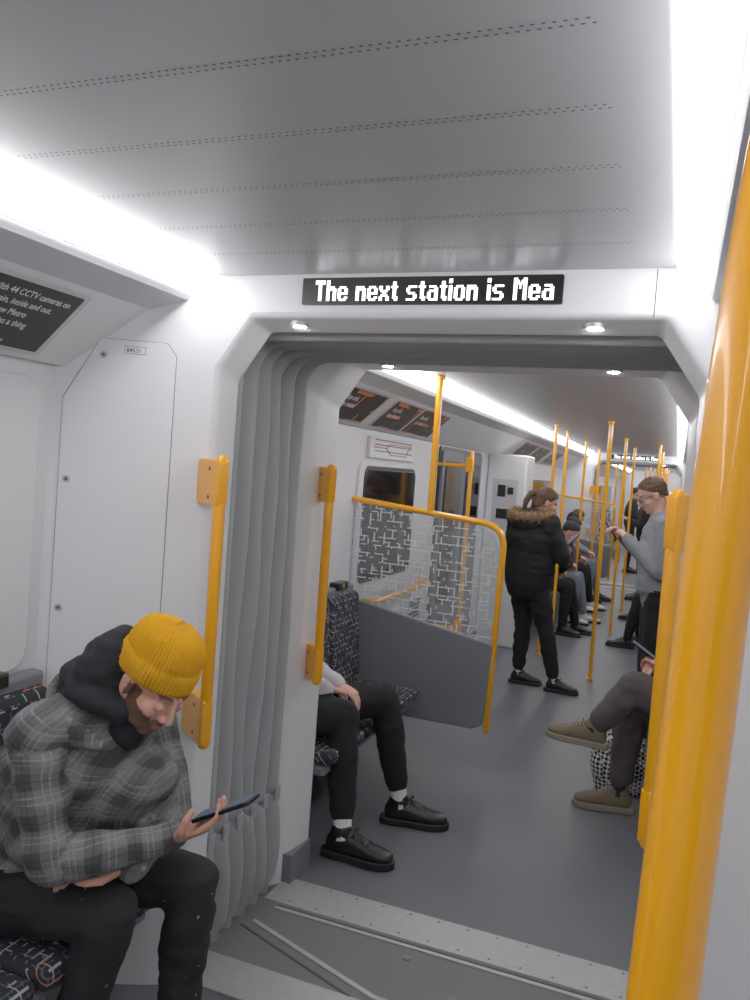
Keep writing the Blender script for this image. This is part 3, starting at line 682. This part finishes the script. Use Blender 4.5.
def pose(kind,o,yaw,s=1.0,ov=None):
    base=dict(
     sit=dict(pel=(.0,0,.575),chest=(.0,0,.90),neck=(.04,0,1.12),head=(.10,0,1.25),sL=(.01,.18,1.05),sR=(.01,-.18,1.05),eL=(.07,.23,.79),eR=(.07,-.23,.79),wL=(.28,.09,.70),wR=(.28,-.09,.70),hL=(0,.09,.56),hR=(0,-.09,.56),kL=(.42,.12,.56),kR=(.42,-.12,.56),aL=(.44,.12,.095),aR=(.44,-.12,.095)),
     stand=dict(pel=(0,0,.98),chest=(0,0,1.27),neck=(.03,0,1.47),head=(.07,0,1.60),sL=(0,.175,1.41),sR=(0,-.175,1.41),eL=(.05,.23,1.13),eR=(.05,-.23,1.13),wL=(.25,.07,1.22),wR=(.25,-.07,1.22),hL=(0,.09,.92),hR=(0,-.09,.92),kL=(.02,.1,.5),kR=(.02,-.1,.5),aL=(0,.11,.095),aR=(0,-.11,.095)))[kind].copy()
    if ov: base.update(ov)
    c,sn=math.cos(yaw),math.sin(yaw)
    return {k:V((o[0]+(x*c-y*sn)*s,o[1]+(x*sn+y*c)*s,z*s)) for k,(x,y,z) in base.items()}
def phone(par,c,d,n,s=1):
    c,d,n=V(c),V(d).normalized(),V(n); n=(n-d*n.dot(d)).normalized(); bm=bmesh.new()
    plate(bm,rrect(-.0375,-.078,.0375,.078,.009,4),c-n*.0045,d.cross(n),d,.009); obj('phone_body',bm,PHONE,par,bevel=.002)
    bm=bmesh.new()
    plate(bm,rrect(-.034,-.073,.034,.073,.006,3),c+n*.0052,d.cross(n),d,.0004); obj('phone_screen',bm,SCR,par,smooth=False)
# --- hero seated man
J=dict(pel=(-1.60,1.66,.58),chest=(-1.43,1.655,.88),neck=(-1.29,1.64,1.08),head=(-1.138,1.61,1.152),sR=(-1.35,1.46,1.025),sL=(-1.30,1.82,1.02),
 eR=(-1.275,1.44,.745),wR=(-1.06,1.615,.785),eL=(-1.18,1.79,.77),wL=(-1.15,1.585,.705),hR=(-1.58,1.57,.55),hL=(-1.58,1.76,.55),kR=(-1.21,1.59,.57),kL=(-1.115,1.80,.575),aR=(-1.33,1.57,.095),aL=(-1.15,1.82,.095))
hd=V((.85,.12,.42)).normalized()
man=human('seated_man_in_yellow_beanie',J,PLAID,JEAN,vox=.0085,bulk=1.08,leg=1.12,fold=.009,face=(.78,-.22,-.60),up=(.6,0,.8),toe=dict(R=(1,-.05,0),L=(1,.1,0)),
 hk=dict(beard=True,vox=.0032,style='short',hat=True,hair=HBR),hands=dict(R=dict(d=hd,n=(-.45,.0,.9),thumb=(0,-1,.1),curl=(14,26,30),tc=45),L=dict(d=(-.9,-.42,-.12),n=(0,-.25,-1),thumb=(.5,-.8,0),curl=(12,16,14),tc=-12)),handvox=.0026,
 extra=[((-1.5,1.66,.66),(-1.33,1.66,.95),(.17,.13),(.165,.11)),((-1.44,1.68,.68),(-1.22,1.69,.86),(.15,.10),(.12,.08)),((-1.4,1.56,.74),(-1.29,1.58,.96),(.09,.09),(.09,.08))])
nn=V((-.45,0,.9)); nn=(nn-hd*nn.dot(hd)).normalized()
phone(man,V(J['wR'])+hd*.155+nn*.026,hd,nn)
bm=bmesh.new()
cx=V((-1.27,1.635,1.10)); ring=[]
for k in range(17):
    t=2*math.pi*k/16; ring.append(cx+V((.098*math.cos(t),.1*math.sin(t),-.035*math.cos(t)+.01)))
tube(bm,ring,[(.034)],n=12,cap=False)
ell(bm,(-1.275,1.62,1.15),(.07,.105,.105)); ell(bm,(-1.24,1.615,1.185),(.06,.1,.085)); ell(bm,(-1.34,1.62,1.07),(.065,.115,.065))
ell(bm,(-1.215,1.63,1.025),(.05,.06,.06))
me=remesh(bm,.008,4,.5)
nr=[v.normal.copy() for v in me.vertices]
for v,q in zip(me.vertices,nr): v.co+=q*(noise.noise(v.co*22)*.009+noise.noise(V((v.co.x*20,v.co.y*10,v.co.z*50)))*.005)
setmats(me,[CHAR],lambda p:0); obj('hoodie_hood',me,None,man,smooth='full')
# jacket collar around the hood
bm=bmesh.new(); ring=[]
for k in range(15):
    t=math.radians(50+260*k/14); ring.append(V((-1.295,1.64,1.045))+V((.12*math.cos(t),.15*math.sin(t),-.06*math.cos(t))))
tube(bm,ring,[(.016,.012)]+[(.03,.014)]*13+[(.016,.012)],side=(0,0,1),n=12)
me=remesh(bm,.006,2,.5); at=me.attributes.new('cloth','FLOAT_VECTOR','POINT')
for i,v in enumerate(me.vertices): at.data[i].vector=(v.co.z,v.co.x,0)
setmats(me,[PLAID],lambda p:0); obj('jacket_collar',me,None,man,smooth='full')
# --- seated passenger beyond portal (legs visible)
J=pose('sit',(-1.61,3.30),0); J.update({k:V(v) for k,v in dict(head=(-1.56,3.27,1.26),neck=(-1.6,3.29,1.12),kL=(-1.25,3.66,.58),aL=(-1.13,3.65,.1),hL=(-1.6,3.42,.56),kR=(-1.33,3.32,.58),aR=(-1.24,3.2,.1),wR=(-1.42,3.33,.69),wL=(-1.42,3.46,.68),eL=(-1.63,3.48,.76),sL=(-1.63,3.42,1.03)).items()})
human('seated_passenger',J,LG,BLK2,vox=.011,leg=1.22,bulk=1.08,fold=.007,face=(1,-.3,-.4),toe=dict(L=(1,.25,0),R=(1,.05,0)),sock=SOCK,hk=dict(hair=HDK,vox=.005),skin=SKIN2,hem=.8,sk=1.14)
# --- standing woman
yw=math.radians(56)
J=pose('stand',(-1.10,6.68),yw,.97,dict(head=(.09,-.05,1.575),sL=(0,.19,1.40),sR=(0,-.19,1.40),eL=(.06,.28,1.13),eR=(.08,-.29,1.13),wL=(.27,.0,1.2),wR=(.25,-.13,1.2)))
J['aR']=V((-.82,6.60,.095)); J['kR']=V((-.92,6.62,.5)); J['aL']=V((-1.13,6.70,.095)); J['kL']=V((-1.12,6.71,.5))
wm=human('standing_woman_in_fur_hood_coat',J,BLK,BLK2,vox=.014,bulk=1.5,leg=1.18,fold=.011,face=(.9,.3,-.45),toe=dict(L=(.9,.1,0),R=(1,.0,0)),sock=SOCK,hem=.88,hk=dict(style='pony',hair=HBR,vox=.006),s=.96)
phone(wm,(J['wL']+J['wR'])/2+V((.1,.07,.06)),(.5,.35,.6),(-.5,-.3,.7))
RZ=Matrix.Rotation(yw,3,'Z')
bm=bmesh.new(); nk=J['neck']+V((0,0,.0)); ring=[]
for k in range(21):
    t=2*math.pi*k/20; ring.append(nk+RZ@V((.125*math.cos(t)-.055,.175*math.sin(t),.02*math.cos(t)+.0)))
tube(bm,ring,[.036],n=10,cap=False)
ps=[v.co.copy() for v in bm.verts]
for k in range(2400):
    c=random.choice(ps); d=V((random.gauss(0,1),random.gauss(0,1),random.gauss(0,1))).normalized(); t=d.orthogonal().normalized()*.004
    bm.faces.new([bm.verts.new(c+t),bm.verts.new(c-t),bm.verts.new(c+d*.038)])
obj('fur_trim',bm,FUR,wm)
bm=bmesh.new(); ell(bm,nk+RZ@V((-.11,0,-.08)),(.09,.16,.1),RZ); me=remesh(bm,.015,2); setmats(me,[BLK],lambda p:0); obj('hood',me,None,wm,smooth='full')
bm=bmesh.new(); tube(bm,[J['pel']+V((0,0,-.10)),J['pel'],J['pel']+V((0,0,.15))],[(.215,.18),(.225,.185),(.225,.18)],side=J['sR']-J['sL'],n=20); me=remesh(bm,.015,2); setmats(me,[BLK],lambda p:0); obj('coat_skirt',me,None,wm,smooth='full')
# --- standing man right
J=pose('stand',(-.07,5.75),math.radians(188),1.04,dict(head=(.09,0,1.60),wL=(.22,.05,1.30),wR=(.24,-.06,1.31),eL=(.03,.22,1.12),eR=(.03,-.22,1.12)))
sm=human('standing_man_with_phone',J,MG,BLK2,vox=.014,bulk=1.18,fold=.008,face=(-.85,-.25,-.5),toe=dict(L=(-1,-.2,0),R=(-1,.1,0)),hk=dict(glasses=True,hair=HBR,vox=.0055),skin=SKIN2,s=1.03)
phone(sm,(J['wL']+J['wR'])/2+V((-.1,0,.05)),(-.5,0,.7),(.7,0,.5))
# --- seated person right with crossed legs
J=pose('sit',(.20,4.33),math.pi); J.update({k:V(v) for k,v in dict(kL=(-.12,4.24,.70),aL=(-.30,4.2,.47),kR=(-.13,4.42,.57),aR=(-.16,4.38,.105),hL=(.18,4.25,.58),hR=(.18,4.42,.56),wL=(.0,4.27,.82),wR=(.01,4.41,.80)).items()})
cp=human('seated_passenger_with_crossed_legs',J,MG,BRT,vox=.012,bulk=1.05,leg=1.26,fold=.008,face=(-1,0,-.4),toe=dict(L=(-1,0,.06),R=(-1,-.12,0)),toeup=dict(L=(.05,0,1)),shoes=(TAN,TSOLE),sock=CHAR,hk=dict(hair=HDK,vox=.006),s=1.04,hem=.84,sk=1.05)
phone(cp,(-.09,4.34,.87),(-.8,0,.5),(.5,0,.8))
e=empty('houndstooth_tote_bag'); bm=bmesh.new()
tube(bm,[(-.17,4.68,.035),(-.17,4.68,.12),(-.17,4.68,.22),(-.17,4.68,.29)],[(.15,.08),(.175,.095),(.17,.08),(.15,.05)],side=(1,0,0),n=24); me=remesh(bm,.012,3)
for v in me.vertices: v.co+=v.normal*noise.noise(v.co*16)*.012
for v in me.vertices: v.co.z=max(v.co.z,.002)
setmats(me,[HOUND],lambda p:0); obj('bag_body',me,None,e,smooth='full')
bm=bmesh.new()
for yy in (4.65,4.71): tube(bm,bend([(-.23,yy,.29),(-.22,yy,.40),(-.12,yy,.40),(-.11,yy,.29)],.04,5),[.008],n=8)
obj('handles',bm,SHOEB,e)
# --- far passengers
far=[(-1.53,9.25,0,BLK,BLK2,HDK,'short',SHOEB,.30),(-1.53,10.1,0,NAVY,BLUJ,HDK,'bob',WSH,.22),(-1.56,11.2,0,RED,BLK2,HDK,'short',WSH,.12),(-1.56,12.2,0,MG,BLUJ,HBR,'short',SHOEB,.06),(.18,9.0,math.pi,BLK,BLK2,HDK,'bob',SHOEB,.08),(.18,10.9,math.pi,NAVY,BLK2,HBR,'short',SHOEB,.1)]
for (x,y,yw,t,b,h,st,sh,lean) in far:
    dz=lean*.22; ov=dict(chest=(lean*.55,0,.89-dz*.4),neck=(lean+.05,0,1.11-dz),head=(lean+.14,0,1.22-dz),sL=(lean,.18,1.04-dz),sR=(lean,-.18,1.04-dz),eL=(lean+.12,.22,.79),eR=(lean+.12,-.22,.79),wL=(.38,.1,.72),wR=(.38,-.1,.72),aL=(.56,.1,.095),kL=(.46,.12,.56),kR=(.46,-.12,.56))
    J=pose('sit',(x,y),yw,1.0,ov); fx=math.cos(yw)
    human('seated_passenger',J,t,b,vox=.018,face=(fx,-.1,-.7),toe=dict(L=(fx,.1,0),R=(fx,-.1,0)),shoes=(sh,SOLE),hk=dict(hair=h,style=st,vox=.009),handvox=.006,bulk=1.08,leg=1.1)
for (x,y,yw,t) in ((-.42,12.9,math.pi,BLK),(-.85,17.0,0,NAVY),(-.5,19.0,-1.5,BLK)):
    J=pose('stand',(x,y),yw); f=(math.cos(yw),math.sin(yw),-.4)
    human('standing_passenger',J,t,BLK2,vox=.022,bulk=1.1,face=f,toe=dict(L=(f[0],f[1],0),R=(f[0],f[1],0)),hk=dict(vox=.009),handvox=.006)
# ---------------------------------------------------------------- world + camera
w=bpy.data.worlds.new('world'); scene.world=w; w.use_nodes=True; w.node_tree.nodes['Background'].inputs[0].default_value=(.02,.022,.026,1)
cam=bpy.data.cameras.new('camera'); co=bpy.data.objects.new('camera',cam); COL.objects.link(co); scene.camera=co
fw=V((-.3523,.9351,-.0383)).normalized(); r=V((.9322,.3542,.0747)); r=(r-fw*r.dot(fw)).normalized(); u=r.cross(fw)
co.matrix_world=Matrix(((r.x,u.x,-fw.x,0),(r.y,u.y,-fw.y,0),(r.z,u.z,-fw.z,1.7),(0,0,0,1)))
cam.sensor_fit='VERTICAL'; cam.sensor_height=36; cam.lens=28.8; cam.clip_start=.02
try:
    scene.view_settings.view_transform='Standard'; scene.view_settings.exposure=.32; scene.view_settings.gamma=1.2
except Exception as ex: print(ex)
